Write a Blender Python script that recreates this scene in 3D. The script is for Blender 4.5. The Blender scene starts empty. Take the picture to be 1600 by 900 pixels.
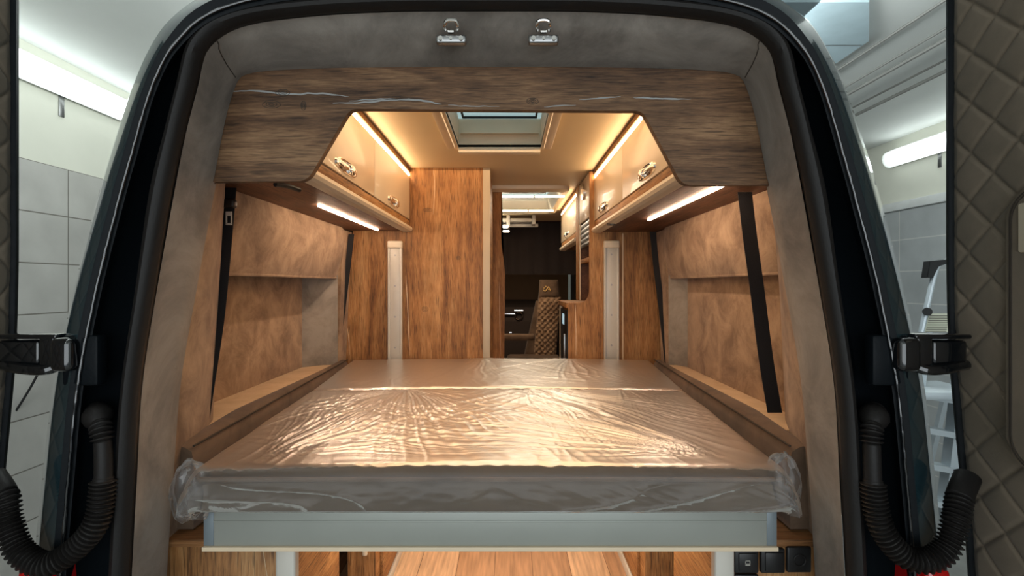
import bpy, bmesh, math, random
from mathutils import Vector, noise
random.seed(7)
PI = math.pi
sc = bpy.context.scene
C = sc.collection
CX, CZ, F = 0.04, 1.85, 800.0      # camera sideways offset from the van's centre line, camera height, focal length (px of 1600)

# ------------------------------------------------------------------ camera, world, exposure
cam_d = bpy.data.cameras.new('camera'); cam = bpy.data.objects.new('camera', cam_d); C.objects.link(cam)
cam.location = (CX, 0, CZ); cam.rotation_euler = (PI/2, 0, 0)
cam_d.sensor_width = 36; cam_d.lens = 36*F/1600; cam_d.clip_start = .02
cam_d.shift_x = 5/1600; cam_d.shift_y = -5/1600
sc.camera = cam
sc.view_settings.view_transform = 'Standard'; sc.view_settings.look = 'None'
sc.view_settings.gamma = 1; sc.view_settings.use_curve_mapping = False
sc.view_settings.exposure = 0.85
w = bpy.data.worlds.new('world'); sc.world = w; w.use_nodes = True
w.node_tree.nodes['Background'].inputs[0].default_value = (.8, .9, 1, 1)
w.node_tree.nodes['Background'].inputs[1].default_value = .25

TUBE = 4.0        # garage fluorescent tubes
STRIP = 13.0       # warm strips by the van ceiling
USTRIP = 30.0      # strips under the cabinets
WARM = (1.0, .68, .39)
def area(name, loc, rot, sx, sy, power, col):
    d = bpy.data.lights.new(name, 'AREA'); d.shape = 'RECTANGLE'; d.size = sx; d.size_y = sy; d.energy = power; d.color = col
    o = bpy.data.objects.new(name, d); C.objects.link(o); o.location = loc; o.rotation_euler = rot; return o
area('camera_side_fill', (0.2, -3.8, 1.7), (PI/2, 0, 0), 5.5, 2.8, 62, (.90, .97, 1))       # added soft fill from behind the camera; the open door is assumed
area('wall_fill_left', (-1.1, 2.2, 3.15), (0, .95, 0), .6, 4, 26, (.92, 1, .98))  # added fill tilted at the left wall to brighten its tiles
area('wall_fill_right', (1.5, 2.6, 3.15), (0, -.95, 0), .6, 4, 34, (.92, 1, .99))  # added fill tilted towards the right wall, no fitting there
area('van_ceiling_fill', (0, 1.95, 2.44), (0, 0, 0), .88, 1.4, 3.6, (1, .66, .38))                   # added warm fill under the van ceiling, no fixture of its own
area('gangway_fill', (.18, 3.65, 2.40), (0, 0, 0), .5, .8, 3, (1, .76, .52))  # added warm fill above the gangway, without a fixture
area('underbed_fill', (.02, 2.0, 1.30), (0, 0, 0), .7, 1.1, 3, (1, .78, .56))  # added area fill over the aisle floor under the bed
area('cab_fill', (.1, 5.3, 2.35), (0, 0, 0), .5, .3, 5, (1, .74, .50))  # added fill to lift the dark cab and seat

# ------------------------------------------------------------------ materials
def newmat(name):
    m = bpy.data.materials.new(name); m.use_nodes = True
    nt = m.node_tree; b = nt.nodes['Principled BSDF']; return m, nt, b
def N(nt, t, **k):
    n = nt.nodes.new(t)
    for a, v in k.items():
        if a.startswith('i_'):
            key = a[2:]; key = int(key) if key.isdigit() else key
            n.inputs[key].default_value = v
        else: setattr(n, a, v)
    return n
def rgba(c): return (c[0], c[1], c[2], 1)
def s2l(r, g, b):
    f = lambda v: (v/255/12.92) if v/255 <= .04045 else ((v/255+.055)/1.055)**2.4
    return (f(r), f(g), f(b))
def ramp(nt, stops):
    r = nt.nodes.new('ShaderNodeValToRGB'); e = r.color_ramp.elements
    while len(e) < len(stops): e.new(.5)
    for i, (p, c) in enumerate(stops): e[i].position = p; e[i].color = rgba(c)
    return r
def plain(name, col, rough=.5, metal=0, coat=0, vary=.06, nscale=8, bump=0, bscale=200, spec=.5):
    m, nt, b = newmat(name)
    tc = N(nt, 'ShaderNodeTexCoord'); no = N(nt, 'ShaderNodeTexNoise'); no.inputs['Scale'].default_value = nscale; no.inputs['Detail'].default_value = 6
    nt.links.new(tc.outputs['Object'], no.inputs['Vector'])
    r = ramp(nt, [(.3, [c*(1-vary) for c in col]), (.7, [min(1, c*(1+vary)) for c in col])])
    nt.links.new(no.outputs['Fac'], r.inputs[0]); nt.links.new(r.outputs[0], b.inputs['Base Color'])
    b.inputs['Roughness'].default_value = rough; b.inputs['Metallic'].default_value = metal
    b.inputs['Coat Weight'].default_value = coat; b.inputs['Specular IOR Level'].default_value = spec
    if bump:
        n2 = N(nt, 'ShaderNodeTexNoise'); n2.inputs['Scale'].default_value = bscale; n2.inputs['Detail'].default_value = 3
        bp = N(nt, 'ShaderNodeBump'); bp.inputs['Strength'].default_value = bump; bp.inputs['Distance'].default_value = .002
        nt.links.new(tc.outputs['Object'], n2.inputs['Vector']); nt.links.new(n2.outputs['Fac'], bp.inputs['Height']); nt.links.new(bp.outputs[0], b.inputs['Normal'])
    return m
def emis(name, col, s):
    m, nt, b = newmat(name)
    b.inputs['Base Color'].default_value = (.8, .8, .8, 1)
    b.inputs['Emission Color'].default_value = rgba(col); b.inputs['Emission Strength'].default_value = s
    return m
def wood(name, dark, mid, light, axis='x', rough=.55, scale=1.0, bump=.35, crack=0):
    m, nt, b = newmat(name); L = nt.links.new
    tc = N(nt, 'ShaderNodeTexCoord')
    st = {'x': (.09, 1, 1), 'y': (1, .09, 1), 'z': (1, 1, .09)}[axis]
    mp = N(nt, 'ShaderNodeMapping'); mp.inputs['Scale'].default_value = [a*scale for a in st]
    L(tc.outputs['Object'], mp.inputs[0])
    big = N(nt, 'ShaderNodeTexNoise'); big.inputs['Scale'].default_value = 14; big.inputs['Detail'].default_value = 5; big.inputs['Distortion'].default_value = .6
    fine = N(nt, 'ShaderNodeTexNoise'); fine.inputs['Scale'].default_value = 190; fine.inputs['Detail'].default_value = 8; fine.inputs['Roughness'].default_value = .7
    wav = N(nt, 'ShaderNodeTexNoise'); wav.inputs['Scale'].default_value = 5; wav.inputs['Detail'].default_value = 2; wav.inputs['Distortion'].default_value = 3
    for n in (big, fine, wav): L(mp.outputs[0], n.inputs['Vector'])
    rings = N(nt, 'ShaderNodeMath', operation='SINE'); mu = N(nt, 'ShaderNodeMath', operation='MULTIPLY'); mu.inputs[1].default_value = 34
    L(wav.outputs['Fac'], mu.inputs[0]); L(mu.outputs[0], rings.inputs[0])
    a1 = N(nt, 'ShaderNodeMath', operation='MULTIPLY_ADD'); a1.inputs[1].default_value = .05; L(rings.outputs[0], a1.inputs[0]); L(big.outputs['Fac'], a1.inputs[2])
    a2 = N(nt, 'ShaderNodeMath', operation='MULTIPLY_ADD'); a2.inputs[1].default_value = .8
    su = N(nt, 'ShaderNodeMath', operation='SUBTRACT'); su.inputs[1].default_value = .5; L(fine.outputs['Fac'], su.inputs[0])
    L(su.outputs[0], a2.inputs[0]); L(a1.outputs[0], a2.inputs[2])
    r = ramp(nt, [(.18, dark), (.5, mid), (.84, light)]); L(a2.outputs[0], r.inputs[0])
    m2 = N(nt, 'ShaderNodeMapping'); m2.inputs['Scale'].default_value = [{.09: .05}.get(q, 1) for q in st]; L(tc.outputs['Object'], m2.inputs[0])
    po = N(nt, 'ShaderNodeTexNoise'); po.inputs['Scale'].default_value = 260; po.inputs['Detail'].default_value = 2; L(m2.outputs[0], po.inputs['Vector'])
    pr = ramp(nt, [(.33, (.45,)*3), (.46, (1,)*3)]); L(po.outputs['Fac'], pr.inputs[0])
    cl = N(nt, 'ShaderNodeTexNoise'); cl.inputs['Scale'].default_value = 7; cl.inputs['Detail'].default_value = 3; L(tc.outputs['Object'], cl.inputs['Vector'])
    cr = ramp(nt, [(.3, (.72,)*3), (.6, (1,)*3)]); L(cl.outputs['Fac'], cr.inputs[0])
    mA = N(nt, 'ShaderNodeMix', data_type='RGBA', blend_type='MULTIPLY'); mA.inputs[0].default_value = 1; L(r.outputs[0], mA.inputs[6]); L(pr.outputs[0], mA.inputs[7])
    mB = N(nt, 'ShaderNodeMix', data_type='RGBA', blend_type='MULTIPLY'); mB.inputs[0].default_value = 1; L(mA.outputs[2], mB.inputs[6]); L(cr.outputs[0], mB.inputs[7])
    L(mB.outputs[2], b.inputs['Base Color'])
    b.inputs['Roughness'].default_value = rough; b.inputs['Specular IOR Level'].default_value = .35
    bp = N(nt, 'ShaderNodeBump'); bp.inputs['Strength'].default_value = bump; bp.inputs['Distance'].default_value = .002
    L(fine.outputs['Fac'], bp.inputs['Height']); L(bp.outputs[0], b.inputs['Normal'])
    return m
def suede(name, dark, light, rough=.85, sc_=5, bump=.25):
    m, nt, b = newmat(name); L = nt.links.new
    tc = N(nt, 'ShaderNodeTexCoord')
    n1 = N(nt, 'ShaderNodeTexNoise'); n1.inputs['Scale'].default_value = sc_; n1.inputs['Detail'].default_value = 9; n1.inputs['Roughness'].default_value = .68; n1.inputs['Distortion'].default_value = .5
    n2 = N(nt, 'ShaderNodeTexNoise'); n2.inputs['Scale'].default_value = 300; n2.inputs['Detail'].default_value = 3
    for n in (n1, n2): L(tc.outputs['Object'], n.inputs['Vector'])
    r = ramp(nt, [(.36, dark), (.64, light)]); L(n1.outputs['Fac'], r.inputs[0]); L(r.outputs[0], b.inputs['Base Color'])
    b.inputs['Roughness'].default_value = rough; b.inputs['Specular IOR Level'].default_value = .25
    b.inputs['Sheen Weight'].default_value = .15
    bp = N(nt, 'ShaderNodeBump'); bp.inputs['Strength'].default_value = bump; bp.inputs['Distance'].default_value = .001
    L(n2.outputs['Fac'], bp.inputs['Height']); L(bp.outputs[0], b.inputs['Normal'])
    return m
def bricks(name, c1, c2, grout, plane='yz', bw=.6, bh=.3, off=(0, 0), offset=0, mortar=.004, rough=.35, woody=False):
    m, nt, b = newmat(name); L = nt.links.new
    tc = N(nt, 'ShaderNodeTexCoord'); sp = N(nt, 'ShaderNodeSeparateXYZ'); cb = N(nt, 'ShaderNodeCombineXYZ')
    L(tc.outputs['Object'], sp.inputs[0])
    idx = {'x': 0, 'y': 1, 'z': 2}
    L(sp.outputs[idx[plane[0]]], cb.inputs[0]); L(sp.outputs[idx[plane[1]]], cb.inputs[1])
    mp = N(nt, 'ShaderNodeMapping'); mp.inputs['Location'].default_value = (off[0], off[1], 0); L(cb.outputs[0], mp.inputs[0])
    br = N(nt, 'ShaderNodeTexBrick', offset=offset, squash=1); br.inputs['Scale'].default_value = 1
    br.inputs['Brick Width'].default_value = bw; br.inputs['Row Height'].default_value = bh; br.inputs['Mortar Size'].default_value = mortar
    br.inputs['Color1'].default_value = rgba(c1); br.inputs['Color2'].default_value = rgba(c2); br.inputs['Mortar'].default_value = rgba(grout)
    L(mp.outputs[0], br.inputs['Vector'])
    no = N(nt, 'ShaderNodeTexNoise'); no.inputs['Detail'].default_value = 8
    if woody:
        m2 = N(nt, 'ShaderNodeMapping'); m2.inputs['Scale'].default_value = (.08, 1, 1); L(cb.outputs[0], m2.inputs[0]); L(m2.outputs[0], no.inputs['Vector']); no.inputs['Scale'].default_value = 60
    else:
        L(tc.outputs['Object'], no.inputs['Vector']); no.inputs['Scale'].default_value = 4
    r = ramp(nt, [(.3, (.62,)*3 if woody else (.86,)*3), (.7, (1.15,)*3 if woody else (1.05,)*3)]); L(no.outputs['Fac'], r.inputs[0])
    mx = N(nt, 'ShaderNodeMix', data_type='RGBA', blend_type='MULTIPLY'); mx.inputs[0].default_value = 1
    L(br.outputs['Color'], mx.inputs[6]); L(r.outputs[0], mx.inputs[7]); L(mx.outputs[2], b.inputs['Base Color'])
    b.inputs['Roughness'].default_value = rough
    bp = N(nt, 'ShaderNodeBump'); bp.inputs['Strength'].default_value = .5; bp.inputs['Distance'].default_value = .003; bp.invert = True
    L(br.outputs['Fac'], bp.inputs['Height']); L(bp.outputs[0], b.inputs['Normal'])
    return m

M = {}
M['wood_v'] = wood('oak_valance', s2l(50, 32, 20), s2l(116, 84, 58), s2l(168, 130, 94), 'x', scale=1.3, bump=.6)
M['wood_z'] = wood('oak_upright', s2l(96, 60, 32), s2l(166, 116, 68), s2l(204, 158, 106), 'z')
M['wood_y'] = wood('oak_along', s2l(96, 60, 32), s2l(160, 112, 66), s2l(200, 154, 102), 'y')
M['wood_x'] = wood('oak_across', s2l(104, 66, 36), s2l(156, 108, 66), s2l(188, 142, 96), 'x')
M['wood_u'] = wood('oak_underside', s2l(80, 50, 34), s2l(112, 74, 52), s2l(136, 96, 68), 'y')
M['resin'] = plain('pale_crack_filler', s2l(150, 150, 148), .4)
M['pale_edge'] = plain('pale_crack_line', s2l(214, 186, 150), .5)
M['suede'] = suede('brown_suede', s2l(116, 90, 68), s2l(168, 140, 112), sc_=8)
M['suede_trim'] = suede('grey_suede_trim', s2l(108, 101, 94), s2l(150, 142, 133), sc_=5)
M['suede_dark'] = suede('dark_suede', s2l(84, 68, 54), s2l(118, 96, 78))
M['mattress'] = suede('mattress_suede', s2l(84, 71, 58), s2l(102, 86, 70), sc_=3)
M['quilt'] = suede('quilted_leather', s2l(112, 102, 88), s2l(134, 120, 104), .6, 3)
M['ledge'] = suede('ledge_cloth', s2l(196, 166, 128), s2l(214, 186, 150), .8, 9)
M['paint'] = plain('teal_black_paint', s2l(30, 50, 56), .18, 0, 1, .03)
M['jamb'] = plain('door_jamb_black', s2l(14, 19, 23), .45, 0, 0, .05, bump=.25, bscale=120, spec=.12)
M['rubber'] = plain('black_rubber', s2l(30, 28, 27), .5, bump=.2, spec=.25)
M['blackp'] = plain('black_plastic', s2l(26, 26, 27), .4)
M['gloss_black'] = plain('glossy_black', s2l(14, 17, 20), .12, 0, 1)
M['belt'] = plain('belt_webbing', s2l(24, 24, 27), .8, bump=.6, bscale=500)
M['chrome'] = plain('chrome', (.85, .82, .78), .12, 1, vary=.02)
M['steel'] = plain('brushed_steel', (.42, .42, .42), .35, 1)
M['cream'] = plain('cream_gloss', s2l(226, 208, 180), .35, 0, .25, .02, spec=.5)
M['cream_m'] = plain('cream_plastic', s2l(222, 208, 184), .45, vary=.03)
M['cream_d'] = plain('beige_edge_strip', s2l(176, 162, 140), .45, vary=.03)
M['ceil'] = plain('cream_vinyl', s2l(216, 198, 164), .55, vary=.03, nscale=3)
M['rail'] = plain('pale_aluminium_rail', s2l(200, 196, 186), .4, .1, vary=.03)
M['alu'] = plain('anodised_board', s2l(160, 163, 156), .38, .25, vary=.03)
M['alu_end'] = plain('board_end', s2l(122, 132, 138), .4, .2)
M['lip'] = plain('cream_edge_band', s2l(228, 208, 178), .5)
M['cab_dark'] = plain('dark_cab_cloth', s2l(58, 48, 44), .85)
M['cab_mid'] = plain('cab_shade_cloth', s2l(96, 76, 56), .85)
M['floor_v'] = bricks('oak_planks', s2l(168, 128, 96), s2l(222, 188, 154), s2l(96, 70, 50), 'yx', .9, .16, (0, .02), .37, .0012, .4, True)
M['wall_paint'] = plain('wall_paint', s2l(226, 226, 212), .75, vary=.03, nscale=3, bump=.2, bscale=40)
M['ceil_paint'] = plain('ceiling_paint', s2l(226, 229, 226), .85, vary=.03, nscale=2)
M['tile_l'] = bricks('grey_tile_left', s2l(196, 194, 188), s2l(190, 188, 183), s2l(128, 124, 116), 'yz', .6, .3, (-3.24, -2.578), 0, .004)
M['tile_r'] = bricks('grey_tile_right', s2l(186, 190, 190), s2l(180, 184, 185), s2l(214, 214, 210), 'yz', .6, .3, (-4.9, -2.578), 0, .005)
M['concrete'] = plain('garage_floor', s2l(150, 150, 146), .6, vary=.1)
M['white'] = plain('white_enamel', s2l(232, 234, 232), .4)
M['tube'] = emis('tube_light', (.93, 1, .99), TUBE)
m, nt, b = newmat('lamp_cover')
out = nt.nodes['Material Output']; nt.nodes.remove(b); tr = N(nt, 'ShaderNodeBsdfTransparent'); em = N(nt, 'ShaderNodeEmission'); df = N(nt, 'ShaderNodeBsdfTranslucent')
em.inputs[0].default_value = (.86, 1, .97, 1); em.inputs[1].default_value = .42
m0 = N(nt, 'ShaderNodeAddShader'); nt.links.new(em.outputs[0], m0.inputs[0]); nt.links.new(df.outputs[0], m0.inputs[1])
m1 = N(nt, 'ShaderNodeMixShader'); m1.inputs[0].default_value = .55; nt.links.new(tr.outputs[0], m1.inputs[1]); nt.links.new(m0.outputs[0], m1.inputs[2]); nt.links.new(m1.outputs[0], out.inputs[0])
M['cover'] = m
M['led'] = emis('warm_led', WARM, STRIP)
M['uled'] = emis('under_led', (1, .72, .50), USTRIP)
M['roofled'] = emis('roof_led', (1, .84, .64), 5)
M['pipe'] = plain('pipe_grey', s2l(112, 112, 108), .5)
M['ladder'] = plain('ladder_aluminium', s2l(196, 206, 212), .35, .4)
M['red'] = plain('tail_red', s2l(190, 14, 16), .15, 0, 1)
M['display'] = emis('fridge_display', s2l(110, 170, 190), .5)
M['bluepanel'] = plain('blue_acrylic', s2l(176, 196, 204), .15)
M['label'] = plain('ladder_label', s2l(206, 208, 188), .6)
M['ink'] = plain('ink', s2l(110, 108, 96), .6)
M['gold'] = plain('embroidery', s2l(226, 188, 120), .6)
M['thread'] = plain('thread', s2l(62, 54, 46), .8)
M['shadowgap'] = plain('dark_gap_and_lining', s2l(36, 28, 22), .9)  # dark colour; in the cabinet gap it stands in for shade
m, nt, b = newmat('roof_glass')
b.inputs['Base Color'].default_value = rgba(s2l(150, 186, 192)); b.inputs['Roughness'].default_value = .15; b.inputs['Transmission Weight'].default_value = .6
b.inputs['Emission Color'].default_value = rgba(s2l(186, 206, 206)); b.inputs['Emission Strength'].default_value = .24   # glow put into the acrylic for light coming through it
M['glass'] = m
m, nt, b = newmat('plastic_film'); L = nt.links.new
out = nt.nodes['Material Output']; nt.nodes.remove(b)
tr = N(nt, 'ShaderNodeBsdfTransparent'); tr.inputs[0].default_value = (.97, .97, .97, 1)
gl = N(nt, 'ShaderNodeBsdfGlossy'); gl.inputs['Roughness'].default_value = .34; gl.inputs[0].default_value = (1, 1, 1, 1)
df = N(nt, 'ShaderNodeBsdfDiffuse'); df.inputs[0].default_value = (.85, .85, .85, 1)
lw = N(nt, 'ShaderNodeFresnel'); lw.inputs['IOR'].default_value = 1.45
m1 = N(nt, 'ShaderNodeMixShader'); m1.inputs[0].default_value = .03; L(tr.outputs[0], m1.inputs[1]); L(df.outputs[0], m1.inputs[2])
mth = N(nt, 'ShaderNodeMath', operation='MULTIPLY_ADD'); mth.inputs[1].default_value = .78; mth.inputs[2].default_value = .0; mth.use_clamp = True
L(lw.outputs[0], mth.inputs[0])
m2 = N(nt, 'ShaderNodeMixShader'); L(mth.outputs[0], m2.inputs[0]); L(m1.outputs[0], m2.inputs[1]); L(gl.outputs[0], m2.inputs[2])
tc = N(nt, 'ShaderNodeTexCoord'); no = N(nt, 'ShaderNodeTexNoise'); no.inputs['Scale'].default_value = 22; no.inputs['Detail'].default_value = 6; no.inputs['Distortion'].default_value = 1.5
bp = N(nt, 'ShaderNodeBump'); bp.inputs['Strength'].default_value = .10; bp.inputs['Distance'].default_value = .004
L(tc.outputs['Object'], no.inputs['Vector']); L(no.outputs['Fac'], bp.inputs['Height'])
for s in (gl, df, lw): L(bp.outputs[0], s.inputs['Normal'])
L(m2.outputs[0], out.inputs[0]); M['film'] = m

# ------------------------------------------------------------------ mesh helpers (world coordinates; x from the van's centre line)
def P(px, py, Y):                       # a measured image point at depth Y -> world point
    return Vector((CX+(px-795)/F*Y, Y, CZ-(py-445)/F*Y))
class MB:
    def __init__(s): s.v = []; s.f = []; s.sm = []
    def add(s, vs, fs, smooth=False):
        o = len(s.v); s.v += [tuple(v) for v in vs]; s.f += [tuple(i+o for i in f) for f in fs]; s.sm += [smooth]*len(fs); return s
    def box(s, x0, x1, y0, y1, z0, z1, bev=0, seg=2):
        x0, x1 = min(x0, x1), max(x0, x1); y0, y1 = min(y0, y1), max(y0, y1); z0, z1 = min(z0, z1), max(z0, z1)
        bm = bmesh.new(); bmesh.ops.create_cube(bm, size=1)
        for v in bm.verts: v.co = ((x0+x1)/2+v.co.x*(x1-x0), (y0+y1)/2+v.co.y*(y1-y0), (z0+z1)/2+v.co.z*(z1-z0))
        if bev: bmesh.ops.bevel(bm, geom=list(bm.edges), offset=bev, segments=seg, affect='EDGES', profile=.5)
        return s.bm(bm, bool(bev))
    def bm(s, bm, smooth=False):
        bm.verts.index_update(); s.add([v.co for v in bm.verts], [[v.index for v in f.verts] for f in bm.faces], smooth); bm.free(); return s
    def prism(s, pts, d, bev=0):          # polygon (list of Vector) extruded by Vector d
        bm = bmesh.new(); d = Vector(d)
        a = [bm.verts.new(Vector(p)) for p in pts]; c = [bm.verts.new(Vector(p)+d) for p in pts]; n = len(pts)
        for i in range(n): bm.faces.new((a[i], a[(i+1) % n], c[(i+1) % n], c[i]))
        f1 = bm.faces.new(a); f2 = bm.faces.new(c[::-1])
        if bev: bmesh.ops.bevel(bm, geom=[e for e in list(f1.edges)+list(f2.edges)], offset=bev, segments=2, affect='EDGES')
        bmesh.ops.triangulate(bm, faces=[f for f in bm.faces if len(f.verts) > 4])
        bmesh.ops.recalc_face_normals(bm, faces=bm.faces); return s.bm(bm, False)
    def tube(s, path, r, n=12, caps=True, flat=None):
        path = [Vector(p) for p in path]; vs = []; k = len(path)
        up = Vector((0, 0, 1)); t0 = (path[1]-path[0]).normalized()
        if abs(t0.dot(up)) > .9: up = Vector((0, 1, 0))
        for i, p in enumerate(path):
            t = (path[min(i+1, k-1)]-path[max(i-1, 0)]).normalized()
            a = (up-t*up.dot(t)).normalized(); b = t.cross(a); up = a
            rr = r[i] if isinstance(r, (list, tuple)) else r
            for j in range(n):
                th = 2*PI*j/n; vs.append(p+a*math.cos(th)*rr+b*math.sin(th)*rr*(flat or 1))
        fs = [(i*n+j, i*n+(j+1) % n, (i+1)*n+(j+1) % n, (i+1)*n+j) for i in range(k-1) for j in range(n)]
        if caps: fs += [tuple(range(n))[::-1], tuple((k-1)*n+j for j in range(n))]
        return s.add(vs, fs, True)
    def grid(s, rows, smooth=True, closed=False):
        n = len(rows[0]); vs = [v for r in rows for v in r]
        fs = [(i*n+j, i*n+(j+1) % n, (i+1)*n+(j+1) % n, (i+1)*n+j) for i in range(len(rows)-1) for j in range(n if closed else n-1)]
        return s.add(vs, fs, smooth)
    def slab(s, rows, d, smooth=True):     # a grid given thickness d (Vector)
        d = Vector(d); n = len(rows[0]); k = len(rows); A = [Vector(v) for r in rows for v in r]; B = [v+d for v in A]; o = len(A)
        fs = [(i*n+j, i*n+j+1, (i+1)*n+j+1, (i+1)*n+j) for i in range(k-1) for j in range(n-1)]
        fs += [tuple(o+q for q in f[::-1]) for f in fs]
        rim = [j for j in range(n)]+[i*n+n-1 for i in range(1, k)]+[(k-1)*n+j for j in range(n-2, -1, -1)]+[i*n for i in range(k-2, 0, -1)]
        m = len(rim); fs += [(rim[q], o+rim[q], o+rim[(q+1) % m], rim[(q+1) % m]) for q in range(m)]
        return s.add(A+B, fs, smooth)
def base_of(parent):
    b = Vector((0, 0, 0))
    while parent is not None: b += Vector(parent.location); parent = parent.parent
    return b
def obj(name, mb, mat, parent=None, at=None, sharp=35):
    me = bpy.data.meshes.new(name)
    off = base_of(parent) if parent else Vector(at or (0, 0, 0))
    me.from_pydata([tuple(Vector(v)-off) for v in mb.v], [], mb.f)
    me.polygons.foreach_set('use_smooth', mb.sm); me.materials.append(M[mat]); me.update()
    bm = bmesh.new(); bm.from_mesh(me); bmesh.ops.recalc_face_normals(bm, faces=bm.faces)
    for e in bm.edges:
        if len(e.link_faces) == 2 and e.calc_face_angle(0) > math.radians(sharp): e.smooth = False
    bm.to_mesh(me); bm.free()
    o = bpy.data.objects.new(name, me); C.objects.link(o)
    if parent: o.parent = parent
    else: o.location = off
    return o
def tag(o, label, cat, group=None):
    o['label'] = label; o['category'] = cat
    if group: o['group'] = group
    return o
def thing(name, label, cat, at, group=None):
    o = bpy.data.objects.new(name, None); C.objects.link(o); o.location = at; o.empty_display_size = .05
    return tag(o, label, cat, group)
def struct(name, mb, mat, parent=None):
    o = obj(name, mb, mat, parent)
    if not parent: o['kind'] = 'structure'
    return o
def bez(pts, n=12):                        # Catmull-Rom through points
    pts = [Vector(p) for p in pts]; q = [pts[0]*2-pts[1]]+pts+[pts[-1]*2-pts[-2]]; out = []
    for i in range(1, len(q)-2):
        for k in range(n):
            t = k/n; a, b, c, d = q[i-1:i+3]
            out.append(.5*((2*b)+(c-a)*t+(2*a-5*b+4*c-d)*t*t+(3*b-a-3*c+d)*t**3))
    out.append(pts[-1]); return out
def rect(u0, u1, v0, v1, f, hole=None): pass

# ------------------------------------------------------------------ the garage
XL, XR, ZC = -2.8+CX, 3.75+CX, CZ+1.41
struct('floor', MB().box(XL-.2, XR+.2, -4, 9, -.1, 0), 'concrete')
struct('ceiling', MB().box(XL-.2, XR+.2, -4, 9, ZC, ZC+.1), 'ceil_paint')
lw_ = struct('wall_left', MB().box(XL-.2, XL, -4, 9, 0, ZC), 'wall_paint')
obj('tiling', MB().box(XL, XL+.012, -3.9, 8.9, 0.0, 2.578), 'tile_l', lw_)
rw_ = struct('wall_right', MB().box(XR, XR+.2, -4, 9, 0, ZC), 'wall_paint')
obj('tiling', MB().box(XR-.012, XR, -3.9, 8.9, 0.0, 2.56), 'tile_r', rw_)
struct('wall_back', MB().box(XL, XR, 9, 9.2, 0, ZC), 'wall_paint')
struct('wall_front', MB().box(XL, XR, -4.2, -4, 3.1, ZC).box(XL, XL+.5, -4.2, -4, 0, 3.1).box(XR-.5, XR, -4.2, -4, 0, 3.1), 'wall_paint')
struct('trim_1', MB().box(XR-.05, XR-.012, -3.9, 8.9, 2.56, 2.64, .006), 'white')
# fluorescent fittings at the wall / ceiling corner
def fitting(x, sx, y0, y1, z, label):
    t = thing('fluorescent_lamp', label, 'lamp', (x, y0, z), 'fluorescent lamps on the garage walls')
    prof = [(0, .09), (0, -.07), (.03, -.075), (.03, .09)]
    h = MB().prism([(x+sx*a, y0, z+b) for a, b in prof], (0, y1-y0, 0)); obj('housing', h, 'white', t)
    d = MB(); rows = []
    for q in range(9):
        a = PI*q/8; rows.append([(x+sx*(.03+.075*math.sin(a)), y, z+.0+.08*math.cos(a)) for y in (y0, y0+.02, y1-.02, y1)])
    d.grid(rows); obj('diffuser', d, 'cover', t)
    obj('tube', MB().tube([(x+sx*.06, y0+.06, z), (x+sx*.06, y1-.06, z)], .016, 10), 'tube', t)
    for yy in (y0+.5, y0+1.0, y1-.55): obj('bracket', MB().box(x, x+sx*.006, yy-.02, yy+.02, z-.2, z-.07, .002), 'steel', t)
    return t
fitting(XL+.001, 1, 2.2, 4.6, 3.10, 'white fluorescent tube lamp along the left garage wall, beside the left rear door')
fitting(XR-.001, -1, 3.1, 5.0, 3.07, 'white fluorescent tube lamp on the right garage wall, above the aluminium ladder')
# two added, unseen tube lamps behind the camera that light the van's rear
def added_ceiling_fitting(x, label):
    t = thing('added_ceiling_lamp', label, 'lamp', (x, -2.3, ZC), 'added tube lamps on the garage ceiling')
    obj('housing', MB().box(x-.07, x+.07, -2.3, -.9, ZC-.05, ZC, .005), 'white', t)
    d = MB(); rows = []
    for q in range(9):
        a = PI*q/8; rows.append([(x+.06*math.cos(a), y, ZC-.05-.05*math.sin(a)) for y in (-2.28, -.92)])
    d.grid(rows); obj('diffuser', d, 'tube', t)
added_ceiling_fitting(-1.1, 'added white ceiling tube lamp out of view behind the viewer, on the left')
added_ceiling_fitting(1.5, 'added white ceiling tube lamp out of view behind the viewer, on the right')
# pipes under the ceiling
for i, (x, dz, r, lab) in enumerate([(2.13, .02, .008, 'thin grey cable along the ceiling, nearest the van roof'),
                                (2.35, .03, .007, 'thin grey pipe under the ceiling, left of the middle pair'), (2.42, .05, .012, 'grey pipe under the ceiling, right of the middle pair'),
                                (2.68, .03, .007, 'slim pipe under the ceiling beside the outermost pipe'), (2.78, .05, .012, 'outermost grey pipe under the ceiling towards the right wall')]):
    tag(obj('ceiling_pipe', MB().tube([(x+CX, y, ZC-dz) for y in (1.5, 3, 5, 8.9)], r, 8), 'pipe', at=(x+CX, 1.5, ZC-dz)), lab, 'pipe', 'pipes under the garage ceiling')
pan = MB().prism([P(1270, 60, 2.9)*1, P(1358, 60, 2.9), P(1358, 10, 2.9), P(1262, 10, 2.9)], (0, 0, 0)) if False else MB().prism(
    [Vector((1.25, 2.5, ZC-.03)), Vector((1.80, 2.5, ZC-.03)), Vector((2.08, 2.9, ZC-.03)), Vector((2.08, 4.6, ZC-.03)), Vector((1.25, 4.6, ZC-.03))], (0, 0, .03))
bp_ = tag(obj('ceiling_panel', pan, 'bluepanel', at=(1.6, 3.5, ZC)), 'pale blue panel with thin seams fixed to the garage ceiling beside the van roof', 'panel')
for y in (2.95, 3.3, 3.7): obj('seam', MB().box(1.25, 2.07, y-.003, y+.003, ZC-.032, ZC-.0295), 'steel', bp_)
tr_ = tag(obj('overhead_track', MB().box(1.02, 1.08, 1.6, 6, ZC-.07, ZC-.005, .005).box(1.12, 1.15, 1.6, 6, ZC-.05, ZC-.005), 'white', at=(1.05, 1.6, ZC)), 'white metal track on the garage ceiling over the van roof', 'track')
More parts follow.
